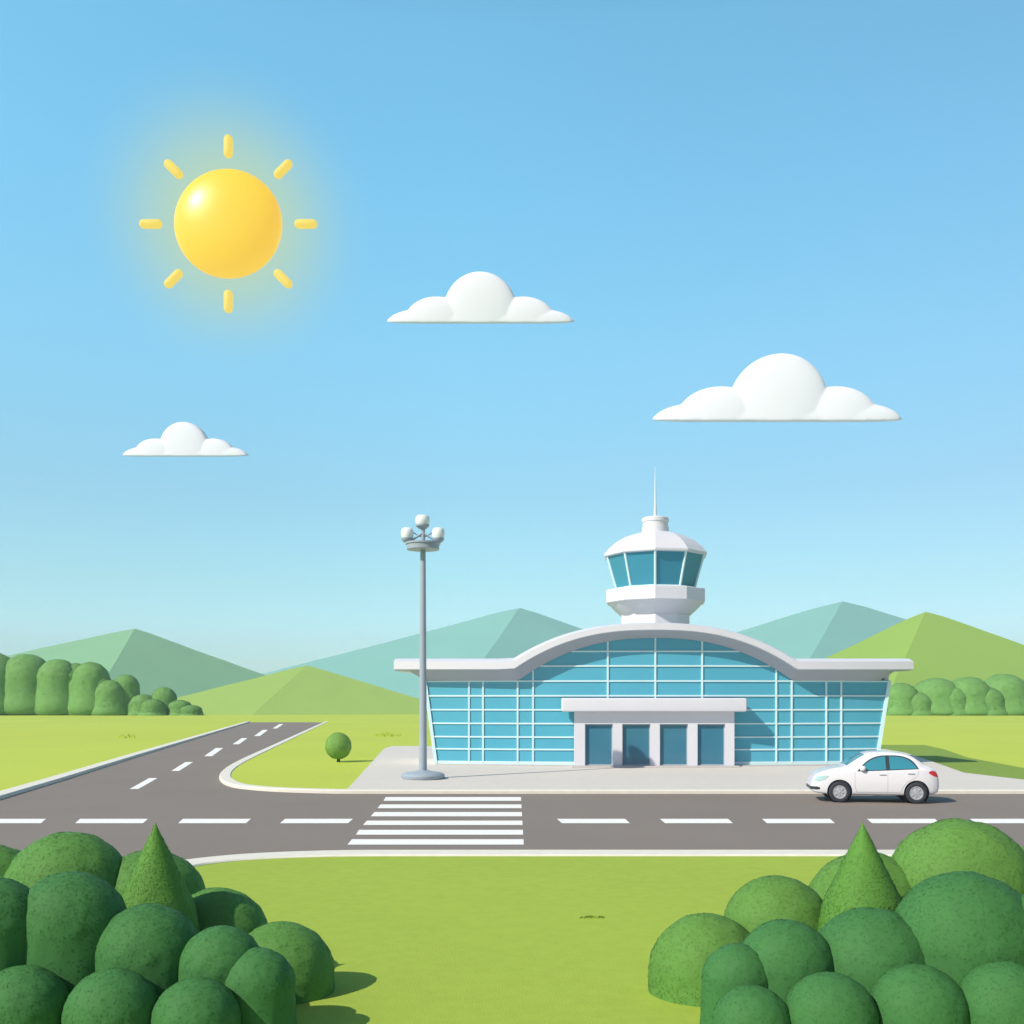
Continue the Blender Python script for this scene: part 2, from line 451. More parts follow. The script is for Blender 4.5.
# ball-shaped small tree on the lawn
base = gp(338.5, 762, .09); c = at(338.3, 746.2, base.y); s_ = base.y / F
t = thing('ball_tree', base, 'small tree clipped to a ball on the lawn between side road and forecourt', 'tree')
foliage('crown', [(c, 13 * s_, 13 * s_, 13.8 * s_)], c.z - 13 * s_, M['leaf_small'], t, base, 2600, .04, flare=-1)
b = MB(base); b.tube((base.x, base.y, .06), (base.x, base.y, c.z - 9 * s_), .085, .065); b.build('trunk', M['trunk'], t)

# far trees
def far_tree(px, top, wid, d, label, group, extra=()):
    tp = at(px, top, d); wid *= 1.2; rr = wid / F * d
    base = Vector((tp.x, tp.y, 0))
    t = thing('round_tree', base, label, 'tree', group)
    h = tp.z; r1 = min(rr, h * .5)
    bl = [(Vector((tp.x, tp.y, h - r1)), rr, rr * .9, r1)]
    for dx, ty, w in extra:
        q = at(px + dx, ty, d); w2 = w / F * d
        bl.append((Vector((q.x, q.y - .3, q.z - min(w2, q.z * .5))), w2, w2 * .9, min(w2, q.z * .5)))
    foliage('crown', bl, -.6, M['leaf_far'], t, base, 2200, .16, .08, .035, .003, 4, .55)
    b = MB(base); b.tube((tp.x, tp.y, -.05), (tp.x, tp.y, h * .5), .35, .2); b.build('trunk', M['trunk'], t)
FL, FR = 'trees at the foot of the left hill', 'trees behind the terminal on the right'
for i, (px, top, w, d, lab, ex) in enumerate((
    (-8, 652, 24, 198, 'far round tree cut by the left edge of the picture', ((14, 668, 14),)),
    (26, 654, 22, 199, 'tall far round tree second from the left picture edge', ((-12, 672, 13), (14, 664, 13))),
    (58, 659, 17, 198, 'tall far round tree below the left flank of the green hill', ((12, 668, 12),)),
    (75, 663, 12, 199, 'narrow far tree between two taller round ones at left', ((6, 680, 12),)),
    (91, 662, 15, 197, 'tall far round tree under the peak of the left green hill, two-lobed', ((10, 674, 12), (-10, 676, 11))),
    (110, 680, 13, 196, 'lower far round tree left of the tall egg-shaped one', ((5, 690, 10),)),
    (126, 674.5, 11, 198, 'tall narrow egg-shaped far tree standing above its neighbours', ((2, 688, 12),)),
    (143, 694, 11, 197, 'low far round tree between the two egg-shaped ones', ((-8, 699, 9), (7, 701, 8))),
    (153, 699, 10, 195, 'lowest far bush-like tree left of the egg-shaped one at the right end', ()),
    (164, 687, 10.5, 198, 'narrow egg-shaped far tree right of the middle of the left row', ((1, 698, 11.5),)),
    (180, 700, 10, 197, 'low far round bush-like tree second from the right end of the left row', ((7, 706, 8),)),
    (191, 705, 9, 196, 'lowest far tree at the right end of the left row', ()))):
    far_tree(px, top, w, d, lab, FL, ex)
for i, (px, top, w, d, lab, ex) in enumerate((
    (880, 690, 13, 198, 'far round tree half hidden behind the right end of the terminal', ()),
    (901, 683, 15, 197, 'far round tree just right of the terminal wall, first of the right row', ((-6, 694, 14),)),
    (936, 678, 21, 198, 'widest far round tree in the middle of the right row', ((-9, 688, 16), (10, 688, 13))),
    (917, 692, 13, 196, 'low far tree filling the gap left of the widest one in the right row', ()),
    (953, 686, 14, 196, 'low far tree filling the gap right of the widest one in the right row', ()),
    (986, 687, 15, 196, 'low far tree between the two tall ones at the right picture edge', ()),
    (968, 677, 19, 197, 'far round tree right of the widest one in the right row', ((-7, 690, 14),)),
    (1004, 674, 20, 198, 'far round tree second from the right picture edge', ((-10, 690, 14), (12, 690, 13))),
    (1036, 680, 18, 197, 'far round tree cut by the right edge of the picture', ()))):
    far_tree(px, top, w, d, lab, FR, ex)

# grass tufts
def tuft(px, py, wpx, hpx, z, label, n):
    base = gp(px, py, z); s = base.y / F
    bb = MB(base)
    for i in range(n):
        u = random.uniform(-.5, .5); x = base.x + u * wpx * s; y = base.y + random.uniform(-.2, .2) * wpx * s * .5
        h = hpx * s * random.uniform(.5, 1.1) * (1 - .9 * abs(u)); w = .02 * base.y / 14; lean = random.uniform(-.4, .4) * h
        if i == 0:                                     # the low sod the blades grow from
            W = .5 * wpx * s; bb.add([(base.x + W * math.cos(a_), base.y + .1 * W * math.sin(a_), z - .02) for a_ in [k * .3927 for k in range(16)]] + [(base.x, base.y, z + .12 * hpx * s)], [[k, (k + 1) % 16, 16] for k in range(16)])
        bb.add([(x - w, y, z - .02), (x + w, y, z - .02), (x + w * .6 + lean * .5, y + .01, z + h * .6), (x + lean, y, z + h), (x - w * .6 + lean * .5, y - .01, z + h * .6)], [[0, 1, 2, 3, 4]])
    return tag(bb.build('grass_tuft', M['tuft']), label, 'grass tuft')
tuft(128, 738, 16, 5, 0, 'tuft of taller grass on the lawn left of the side road', 26)
tuft(388, 736.5, 26, 5, .09, 'long tuft of taller grass on the lawn left of the terminal', 34)
tuft(592, 918, 24, 3, .085, 'faint tuft of taller grass on the front lawn between the shrubs', 40)

# ------------------------------------------------------------------ terminal
XC = 6.27
def yf(u): return 43.6 + .0105 * u * u            # bowed glass front
def upx(px, off=0.0):
    u = (px - 655) / F * 44
    for _ in range(8): u = (px - 512) / F * (yf(u) - off) - XC
    return u
def pxu(u, off=0.0): return 512 + F * (XC + u) / (yf(u) - off)
def zpx(py, u, off=0.0): return EYE - (py - HZ) / F * (yf(u) - off)
ZB = .115
def top_curve(dx, mid, wing, half, p):
    a = abs(dx) / half
    return wing if a >= 1 else mid + (wing - mid) * a ** p
def glass_top(u): return zpx(top_curve(pxu(u) - 655.3, 638, 680.5, 137, 2.35), u)
origin = Vector((XC, 46.5, ZB))
term = thing('airport_terminal', origin, 'white airport terminal with blue glass front, arched roof and flat wings', 'terminal')

zs_edge = (zpx(763.5, -9.7), zpx(680.5, -10.2))
def edge_u(z, sgn):                                # slanted ends of the glass front
    pb, pt = (436, 425.0) if sgn < 0 else (876, 889.0)
    t = (z - zs_edge[0]) / (zs_edge[1] - zs_edge[0])
    return upx(pb + (pt - pb) * t)
cols = [None, 469, 483, 517.6, 533, 607.7, 655.2, 702, 776, 791.5, 826, 841, None]
def u_of(i, z):
    if i == 0: return edge_u(z, -1)
    if i == len(cols) - 1: return edge_u(z, 1)
    return upx(cols[i])
zg0 = ZB + .10
for i in range(len(cols) - 1):
    n = 10; b = MB(origin); vs = []
    rows = 5
    ub0, ub1 = u_of(i, zg0), u_of(i + 1, zg0)
    for k in range(n + 1):
        a = k / n
        ztop = glass_top(ub0 + (ub1 - ub0) * a) + .03
        for r in range(rows):
            z = zg0 + (ztop - zg0) * r / (rows - 1)
            u = u_of(i, z) * (1 - a) + u_of(i + 1, z) * a
            vs.append((XC + u, yf(u), z))
    nv = len(vs)
    vs += [(p[0], p[1] + .06, p[2]) for p in vs]
    fs = []
    for k in range(n):
        for r in range(rows - 1):
            q = [k * rows + r, (k + 1) * rows + r, (k + 1) * rows + r + 1, k * rows + r + 1]
            fs.append(q); fs.append([x + nv for x in q[::-1]])
    for k in range(n):
        fs.append([k * rows, k * rows + nv, (k + 1) * rows + nv, (k + 1) * rows])
        fs.append([k * rows + rows - 1, (k + 1) * rows + rows - 1, (k + 1) * rows + rows - 1 + nv, k * rows + rows - 1 + nv])
    b.add(vs, fs)
    b.build('glass_panel', M['glass'], term, 20)

def bar(b, pts, w, y0, y1, vertical):
    """flat bar that follows the bowed front; pts are (u, z)"""
    vs = []; n = len(pts)
    for u, z in pts:
        du, dz = (w / 2, 0) if vertical else (0, w / 2)
        Y = yf(u)
        vs += [(XC + u - du, Y + y0, z - dz), (XC + u + du, Y + y0, z + dz), (XC + u + du, Y + y1, z + dz), (XC + u - du, Y + y1, z - dz)]
    fs = [[0, 1, 2, 3], [4 * n - 4, 4 * n - 1, 4 * n - 2, 4 * n - 3]]
    for k in range(n - 1):
        for e in range(4):
            fs.append([4 * k + e, 4 * k + (e + 1) % 4, 4 * k + 4 + (e + 1) % 4, 4 * k + 4 + e])
    b.add(vs, fs)
for i in range(1, len(cols) - 1):
    u = upx(cols[i]); b = MB(origin)
    bar(b, [(u, zg0), (u, glass_top(u))], .075, -.055, .003, True)
    b.build('mullion', M['mullion'], term)
for sg in (-1, 1):
    b = MB(origin); ze = zpx(680.5, 10.2 * sg)
    bar(b, [(edge_u(zg0 - .08, sg), zg0 - .08), (edge_u(ze, sg), ze)], .15, -.09, .01, True)
    b.build('corner_post', M['mullion'], term)
for py in (762.8, 749.3, 737, 723.5, 709.8, 695.8, 681.2, 666.2, 651.8):
    z = EYE - (py - HZ) / F * 44.0
    if py > 680:
        u0, u1 = edge_u(z, -1), edge_u(z, 1)
    else:                                          # the upper ones end at the arch
        u1 = 0.0
        while glass_top(u1) > z and u1 < 8: u1 += .02
        u0 = -u1
    b = MB(origin)
    bar(b, [(u0 + (u1 - u0) * k / 40, z) for k in range(41)], .066 if py < 760 else .13, -.045, .003, False)
    b.build('transom', M['mullion'], term)

# roof: arched middle, flat wings; fascia, chamfered top edge, slab
OV, YB = .75, 49.2
us = []
RE = 11.5
k0 = 142 / F * 43.1
for k in range(9): us.append(-RE + (RE - k0 - .04) * k / 8)
for k in range(0, 65): us.append(-k0 + 2 * k0 * k / 64)
for k in range(9): us.append(k0 + .04 + (RE - k0 - .04) * k / 8)
def rz(u, mid, wing): return zpx(top_curve(pxu(u, OV) - 655.3, mid, wing, 142, 2.5), u, OV)
b = MB(origin); vs = []; ns = 6
for u in us:
    Y = yf(u) - OV; zb, zf, zt = rz(u, 630.3, 669.8), rz(u, 624.2, 661.5), rz(u, 621.8, 658)
    vs += [(XC + u, Y + .10, zb), (XC + u, Y, zb + .03), (XC + u, Y, zf), (XC + u, Y + .55, zt), (XC + u, YB, zt), (XC + u, YB, zb)]
fs = [list(range(ns))[::-1], [(len(us) - 1) * ns + e for e in range(ns)]]
for k in range(len(us) - 1):
    for e in range(ns): fs.append([k * ns + e, (k + 1) * ns + e, (k + 1) * ns + (e + 1) % ns, k * ns + (e + 1) % ns])
b.add(vs, fs)
b.build('roof', M['white'], term, 25)
# sloped soffit from the fascia back down to the glass head
b = MB(origin); vs = []
for u in us:
    Y = yf(u)
    zb = rz(u, 630.3, 669.8) - .004
    zw = glass_top(u)
    e = (abs(u) - 10.15) / .75
    if e > 0: zw = zw + (zb - .02 - zw) * min(e, 1)
    vs += [(XC + u, Y - OV + .12, zb), (XC + u, Y - .06, zw), (XC + u, Y + .10, zw), (XC + u, Y + .10, zb)]
fs = [[3, 2, 1, 0], [(len(us) - 1) * 4 + e for e in range(4)]]
for k in range(len(us) - 1):
    for e in range(4): fs.append([k * 4 + e, (k + 1) * 4 + e, (k + 1) * 4 + (e + 1) % 4, k * 4 + (e + 1) % 4])
b.add(vs, fs)
b.build('soffit', M['soffit'], term, 25)
# side and rear walls
for sg in (-1, 1):
    b = MB(origin); zt = zpx(680.5, 10.2) + .3
    ua, ub = edge_u(ZB, sg), edge_u(zt, sg)
    vs = []
    for u, z in ((ua, ZB), (ub, zt)):
        for dx in (0, -.2 * sg):
            vs += [(XC + u + dx, yf(u) + .065, z), (XC + u + dx, YB - .3, z)]
    b.add(vs, [[0, 1, 5, 4], [2, 3, 7, 6], [0, 4, 6, 2], [1, 3, 7, 5], [4, 5, 7, 6], [0, 2, 3, 1]])
    b.build('side_wall', M['white'], term)
b = MB(origin); vs = []
for u in us:
    if abs(u) < 9.5: vs += [(XC + u, YB - .3, ZB), (XC + u, YB - .3, rz(u, 630.3, 669.8) + .02), (XC + u, YB - .1, ZB), (XC + u, YB - .1, rz(u, 630.3, 669.8) + .02)]
n = len(vs) // 4
b.add(vs, [q for k in range(n - 1) for q in ([4 * k, 4 * k + 4, 4 * k + 5, 4 * k + 1], [4 * k + 2, 4 * k + 3, 4 * k + 7, 4 * k + 6])])
b.build('rear_wall', M['white'], term)
# plinth under the glass
b = MB(origin); vs = []
pu = [edge_u(zg0, -1) + (edge_u(zg0, 1) - edge_u(zg0, -1)) * k / 40 for k in range(41)]
for u in pu: vs += [(XC + u, yf(u) - .30, ZB), (XC + u, yf(u) - .30, ZB + .055), (XC + u, yf(u) + .05, ZB + .055), (XC + u, yf(u) + .05, ZB)]
b.add(vs, [[0, 1, 2, 3]] + [[160, 163, 162, 161]] + [[4 * k + e, 4 * k + 4 + e, 4 * k + 4 + (e + 1) % 4, 4 * k + (e + 1) % 4] for k in range(40) for e in range(4)])
b.build('plinth', M['stone'], term)

# entrance
EP = 43.12                                        # front face of the portal
ep = lambda px: (px - 512) / F * EP
ez = lambda py: EYE - (py - HZ) / F * EP
ZD = ez(724)
xs = [574.6, 585, 612.8, 622.3, 650.4, 659.8, 688, 697.5, 725.2, 734.4]
b = MB(origin)
for k in range(0, 10, 2):
    b.box(ep(xs[k]), ep(xs[k + 1]), EP, yf(0) - .06, ZB + .06, ZD)
b.box(ep(xs[0]), ep(xs[9]), EP, yf(0) - .06, ZD + .0, ez(711.5))
b.build('entrance_portal', M['white'], term)
b = MB(origin); b.box(ep(571), ep(738), EP - .45, yf(0) - .32, ZB, ZB + .058, .015); b.build('doorstep', M['stone'], term)
for k in (1, 3, 5, 7):
    x0, x1 = ep(xs[k]), ep(xs[k + 1])
    b = MB(origin); b.box(x0 + .045, x1 - .045, EP + .15, EP + .19, ZB + .11, ZD - .05)
    d_ = b.build('door', M['doorglass'], term)
    b = MB(origin)
    b.box(x0, x0 + .045, EP + .13, EP + .21, ZB + .06, ZD); b.box(x1 - .045, x1, EP + .13, EP + .21, ZB + .06, ZD)
    b.box(x0 + .045, x1 - .045, EP + .13, EP + .21, ZD - .05, ZD); b.box(x0 + .045, x1 - .045, EP + .13, EP + .21, ZB + .06, ZB + .11)
    b.build('door_frame', M['pole'], d_)
CP = 42.72
cp = lambda px: (px - 512) / F * CP
cz = lambda py: EYE - (py - HZ) / F * CP
b = MB(origin); b.box(cp(562), cp(747.2), CP, yf(0) - .08, cz(711.8), cz(698), .09)
b.build('canopy', M['white'], term, 35)

# ------------------------------------------------------------------ control tower
TD = 51.5; TX = (655.3 - 512) / F * TD; ts = TD / F
tz = lambda py: EYE + (HZ - py) * ts
tc = Vector((TX, TD, 0))
tower = thing('control_tower', tc, 'white ten-sided airport control tower with blue windows rising behind the terminal roof', 'tower')
rot = math.atan2(-TD, -TX)
def tl(name, prof, m, n=10, parent=None, smooth=None):
    b = MB(tc); b.lathe([(r * ts, tz(py)) for r, py in prof], n, tc, rot); return b.build(name, m, parent or tower, smooth)
b = MB(tc); b.lathe([(35 * ts, 0), (35 * ts, tz(609))], 10, tc, rot); b.build('shaft', M['white'], tower)
tl('balcony_underside', [(34, 616.5), (36.5, 614.2), (40.5, 610.6), (44, 607.0), (46.2, 604.4), (46.4, 603.6)], M['white'], 48, None, 60)
tl('balcony', [(44, 603.9), (49.9, 603.9), (50.6, 603.2), (50.6, 591.6), (49.8, 590.8), (41, 590.7)], M['white'])
cabr = [(39.6, 590.6), (49.4, 557.4)]
for k in range(10):                               # ten leaning panes
    a0 = rot + 2 * math.pi * k / 10; a1 = rot + 2 * math.pi * (k + 1) / 10
    b = MB(tc); vs = []
    for dr in (0, -1.0):
        for (r, py), a in ((cabr[0], a0), (cabr[0], a1), (cabr[1], a1), (cabr[1], a0)):
            vs.append((TX + (r + dr) * ts * math.cos(a), TD + (r + dr) * ts * math.sin(a), tz(py)))
    b.add(vs, [[0, 1, 2, 3], [7, 6, 5, 4], [0, 3, 7, 4], [1, 5, 6, 2], [0, 4, 5, 1], [3, 2, 6, 7]])
    b.build('window', M['towerglass'], tower)
for k in range(10):
    a = rot + 2 * math.pi * k / 10; dv = Vector((math.cos(a), math.sin(a), 0))
    b = MB(tc)
    b.tube(tc + dv * (cabr[0][0] + .2) * ts + Vector((0, 0, tz(590.7))), tc + dv * (cabr[1][0] + .2) * ts + Vector((0, 0, tz(557.3))), 1.25 * ts, 1.25 * ts, 8)
    b.build('window_post', M['mullion'], tower)
tl('window_sill', [(41.3, 590.7), (41.3, 588.9), (39, 588.8)], M['mullion'])
tl('roof', [(47.5, 558.4), (52.4, 557.2), (52.6, 555.4), (47.5, 549.4), (40, 543.0), (30.5, 537.6), (20, 534.2), (10, 533.6)], M['white'])
tl('roof_cap', [(13.4, 534.8), (13.4, 527.5), (12.6, 527.2), (12.6, 522.6), (13.4, 522.2), (13.5, 519.0), (12.4, 518), (4, 517.7)], M['white'], 20, None, 30)
b = MB(tc)
for (p0, r0), (p1, r1) in (((518.5, 1.7), (500, 1.05)), ((500, 1.05), (482, .7)), ((482, .7), (466.5, .3))):
    b.tube((TX, TD, tz(p0)), (TX, TD, tz(p1)), r0 * ts, r1 * ts, 10)
b.build('antenna', M['white'], tower, 60)

# ------------------------------------------------------------------ lamp mast
LP = gp(423, 778.7, .115); LD = LP.y; ls = LD / F
lz = lambda py: EYE + (HZ - py) * ls
lamp = thing('lamp_mast', LP, 'tall grey lamp mast with three white lamps on the forecourt', 'street lamp')
def ll(name, prof, m, x=423, parent=None, n=32, y=0.0, smooth=40):
    c_ = Vector(((x - 512) / F * LD, LD + y, 0)); b = MB(LP)
    b.lathe([(r * ls, lz(py)) for r, py in prof], n, c_); return b.build(name, m, parent or lamp, smooth)
zb0 = (LP.z - EYE) / -ls + HZ
ll('base', [(20.5, zb0), (21.6, zb0 - 1.2), (21.8, zb0 - 3.6), (20.6, zb0 - 5.2), (17, zb0 - 6.4), (9, zb0 - 7.2), (6.2, zb0 - 8.5), (4.4, zb0 - 8.8)], M['pole'])
ll('pole', [(3.9, zb0 - 8.0), (3.5, 680), (2.7, 549)], M['pole'])
ll('platform', [(12.5, 550.2), (16.2, 549.6), (16.4, 545), (17.5, 544.4), (17.5, 542.8), (15, 542.4)], M['pole'])
ll('stem', [(2.1, 543), (2.1, 529), (4.0, 527.5), (4.4, 525.8), (3, 525.2)], M['pole'])
b = MB(LP)
for sg in (-1, 1):
    for yy in (-.05, .05):
        b.tube(((423 - 512) / F * LD, LD + yy, lz(533)), ((423 + sg * 13 - 512) / F * LD, LD + yy, lz(541.5)), .8 * ls, .8 * ls, 8)
    b.tube(((423 - 512) / F * LD, LD, lz(538)), ((423 + sg * 13.5 - 512) / F * LD, LD, lz(530.5)), .6 * ls, .6 * ls, 8)
b.build('arm', M['pole'], lamp)
for x, y0, w, h in ((407.3, 538.6, 6.3, 11.0), (438.4, 538.6, 6.3, 11.0), (422.6, 525.2, 7.2, 10.2)):
    bs = ll('lamp_holder', [(3.6, y0 + 3.6), (4.6, y0 + 2.6), (w * .92, y0 + 1.2), (w * .95, y0 - .4), (w * .8, y0 - .6)], M['pole'], x)
    ll('lamp_globe', [(w * .85, y0 - .4), (w, y0 - h * .25), (w * 1.02, y0 - h * .55), (w * .93, y0 - h * .8), (w * .72, y0 - h * .95), (w * .3, y0 - h), (.05, y0 - h - .05)], M['lampglass'], x)

# ------------------------------------------------------------------ car
def interp(tab, x):
    if x <= tab[0][0]: return tab[0][1]
    for (a, va), (b_, vb) in zip(tab, tab[1:]):
        if x <= b_: return va + (vb - va) * (x - a) / (b_ - a)
    return tab[-1][1]
def smoothtab(tab, n=6):
    c_ = catmull([(x, v, 0) for x, v in tab], n); return [(p.x, p.y) for p in c_]
ZT = smoothtab([(0, .54), (.02, .62), (.07, .735), (.16, .84), (.30, .915), (.56, 1.01), (.80, 1.06), (1.0, 1.10), (1.30, 1.30), (1.64, 1.485), (1.96, 1.54), (2.39, 1.535), (2.77, 1.49), (3.04, 1.40), (3.36, 1.19), (3.57, 1.075), (3.70, 1.0), (3.76, .86), (3.80, .68)])
ZBm = [(0, .42), (.03, .35), (.10, .29), (.3, .25), (.6, .225), (3.3, .225), (3.6, .26), (3.74, .32), (3.80, .48)]
WD = smoothtab([(0, .50), (.04, .60), (.12, .69), (.3, .755), (.7, .80), (1.3, .82), (2.5, .82), (3.1, .80), (3.5, .745), (3.7, .67), (3.77, .60), (3.80, .52)])
BL = [(0, .50), (.02, .56), (.07, .66), (.16, .765), (.30, .85), (.56, .935), (.80, .965), (1.0, .975), (1.4, .975), (2.3, 1.0), (3.1, 1.03), (3.36, 1.035), (3.57, 1.0), (3.70, .93), (3.76, .8), (3.80, .62)]
WR = [(0, .86), (.8, .86), (1.0, .84), (1.3, .76), (1.64, .70), (2.0, .69), (2.6, .69), (3.0, .70), (3.36, .76), (3.57, .84), (3.8, .85)]
def sec(x):
    zt, zb, w, bl = interp(ZT, x), interp(ZBm, x), interp(WD, x), interp(BL, x)
    wr = w * interp(WR, x); bl = min(bl, zt - .03); h = bl - zb; e = min(.075, (zt - bl) * .45)
    pts = [(0, zb), (.6 * w, zb), (.88 * w, zb + .03 * h), (.965 * w, zb + .12 * h), (.995 * w, zb + .35 * h), (w, zb + .60 * h), (.985 * w, zb + .85 * h), (.955 * w, bl),
           (.955 * w * .45 + wr * .55, bl + (zt - e - bl) * .52), (wr, zt - e), (.93 * wr, zt - .42 * e), (.8 * wr, zt - .17 * e), (.45 * wr, zt - .03 * e), (0, zt)]
    return [(p.x, p.y) for p in catmull([(a, c_, 0) for a, c_ in pts], 4)]
def side_y(x, z):                                   # half-width of the body at height z
    s_ = sec(x); best = 0
    for (y0, z0), (y1, z1) in zip(s_, s_[1:]):
        if min(z0, z1) <= z <= max(z0, z1) and abs(z1 - z0) > 1e-6: best = max(best, y0 + (y1 - y0) * (z - z0) / (z1 - z0))
    return best
def top_z(x, y):
    s_ = sec(x); best = 0
    for (y0, z0), (y1, z1) in zip(s_, s_[1:]):
        if min(y0, y1) <= abs(y) <= max(y0, y1) and abs(y1 - y0) > 1e-6: best = max(best, z0 + (z1 - z0) * (abs(y) - y0) / (y1 - y0))
    return best
CXM = 1.9                                           # local x of the car's middle
cd = 29.75
cpos = Vector(((871 - 512) / F * cd, cd, .004))
car = thing('parked_car', cpos, 'small white four-door sedan facing left on the road by the forecourt', 'car', None, R(-9.5))
car.scale = (.945, .95, .965)
xs_ = [0, .005, .012, .02, .035, .055] + [.08 + (3.70 - .08) * k / 70 for k in range(71)] + [3.72, 3.74, 3.76, 3.78, 3.79, 3.80]
vs = []; fs = []; ring = None
for x in xs_:
    s_ = sec(x); full = [(-y, z) for y, z in s_] + [(y, z) for y, z in s_[::-1][1:-1]]
    ring = len(full); vs += [(x - CXM, y, z) for y, z in full]
for k in range(len(xs_) - 1):
    for e in range(ring): fs.append([k * ring + e, k * ring + (e + 1) % ring, (k + 1) * ring + (e + 1) % ring, (k + 1) * ring + e])
fs.append(list(range(ring))); fs.append([(len(xs_) - 1) * ring + e for e in range(ring)])
b = MB(); b.add(vs, fs)
body = b.build('body', M['carpaint'], car, None)
WX, WRAD, WZ = (.835, 3.09), .325, .321
cutters = []
for wx in WX:
    for sg in (-1, 1):
        b = MB(); b.tube((wx - CXM, sg * .50, WZ + .01), (wx - CXM, sg * 1.1, WZ + .01), .372, .372, 40)
        cu = b.build('cutter', M['cartrim'], car); cutters.append(cu)
        md = body.modifiers.new('arch', 'BOOLEAN'); md.operation = 'DIFFERENCE'; md.object = cu; md.solver = 'EXACT'
dg = bpy.context.evaluated_depsgraph_get(); dg.update()
newme = bpy.data.meshes.new_from_object(body.evaluated_get(dg))
body.modifiers.clear(); body.data = newme; newme.name = 'body'
newme.shade_smooth(); newme.set_sharp_from_angle(angle=R(32))
for cu in cutters: bpy.data.objects.remove(cu)
for wx in WX:
    for sg in (-1, 1):
        b = MB(); c0 = (wx - CXM, 0, WZ + .01)
        b.tube((c0[0], sg * .47, c0[2]), (c0[0], sg * .5, c0[2]), .365, .365, 40)
        n = 40; q = []
        for yy in (.50, .76):
            for k in range(n):
                a = 2 * math.pi * k / n; q.append((c0[0] + .370 * math.cos(a), sg * yy, c0[2] + .370 * math.sin(a)))
        b.add(q, [[k, (k + 1) % n, n + (k + 1) % n, n + k] for k in range(n) if not 24 < k < 35])
        b.build('wheel_arch', M['cartrim'], car, 40)
        # wheel: tyre and rim turned about the axle
        wh = MB(); ax = sg
        def ringprof(bb, prof, n=40):
            v_ = []
            for r, y in prof:
                for k in range(n):
                    a = 2 * math.pi * k / n; v_.append((wx - CXM + r * math.cos(a), ax * y, WZ + r * math.sin(a)))
            m_ = len(prof)
            bb.add(v_, [[i * n + k, i * n + (k + 1) % n, (i + 1) * n + (k + 1) % n, (i + 1) * n + k] for i in range(m_ - 1) for k in range(n)])
        ringprof(wh, [(.20, .58), (.29, .575), (.318, .60), (.325, .64), (.325, .73), (.318, .765), (.30, .782), (.25, .79), (.215, .785), (.20, .772)])
        w_ = wh.build('wheel', M['tyre'], car, 50)
        rm = MB(); ringprof(rm, [(.205, .772), (.198, .780), (.180, .778), (.165, .757), (.07, .760), (.055, .772), (.002, .774)])
        for k in range(7):
            a = 2 * math.pi * k / 7; ca, sa = math.cos(a), math.sin(a); v_ = []
            for r, hw in ((.05, .026), (.185, .034)):
                for s2 in (-1, 1):
                    for yy in (.755, .775): v_.append((wx - CXM + r * ca - s2 * hw * sa, ax * yy, WZ + r * sa + s2 * hw * ca))
            rm.add(v_, [[0, 1, 3, 2], [4, 6, 7, 5], [0, 4, 5, 1], [2, 3, 7, 6], [1, 5, 7, 3], [0, 2, 6, 4]])
        rm.build('rim', M['rim'], w_, 40)

def zc(X, Y): return ((X - 135) * .005375, (450 - Y) * .005375)
def side_patch(b, lo, hi, sg, off, n=26, m=8):
    """a skin on the body side between two (x, z) curves"""
    x0, x1 = lo[0][0], lo[-1][0]; v_ = []
    for i in range(n + 1):
        x = x0 + (x1 - x0) * i / n; za, zb_ = interp(lo, x), interp(hi, x)
        for j in range(m + 1):
            z = za + (zb_ - za) * j / m
            y = side_y(min(max(x, .0), 3.8), z) + off
            v_.append((x - CXM, sg * y, z))
    nv = len(v_); v_ += [(p[0], p[1] - sg * (off + .004), p[2]) for p in v_]
    fs_ = [[i * (m + 1) + j, (i + 1) * (m + 1) + j, (i + 1) * (m + 1) + j + 1, i * (m + 1) + j + 1] for i in range(n) for j in range(m)]
    rim_ = [i * (m + 1) for i in range(n + 1)] + [n * (m + 1) + j for j in range(1, m + 1)] + [i * (m + 1) + m for i in range(n - 1, -1, -1)] + [j for j in range(m - 1, 0, -1)]
    fs_ += [[rim_[k], rim_[(k + 1) % len(rim_)], rim_[(k + 1) % len(rim_)] + nv, rim_[k] + nv] for k in range(len(rim_))]
    b.add(v_, fs_)
flo = [zc(398, 269), zc(545, 262)]
fhi = smoothtab([zc(398, 268), zc(430, 235), zc(470, 208), zc(510, 194), zc(545, 189)], 5)
rlo = [zc(566, 261), zc(714, 254)]
rhi = smoothtab([zc(566, 189), zc(620, 191), zc(665, 204), zc(695, 226), zc(714, 253)], 5)
tlo = [zc(386, 273), zc(555, 266), zc(724, 257)]
thi = smoothtab([zc(386, 272), zc(424, 232), zc(466, 202), zc(510, 187), zc(556, 183), zc(622, 185), zc(670, 198), zc(702, 221), zc(724, 256)], 5)
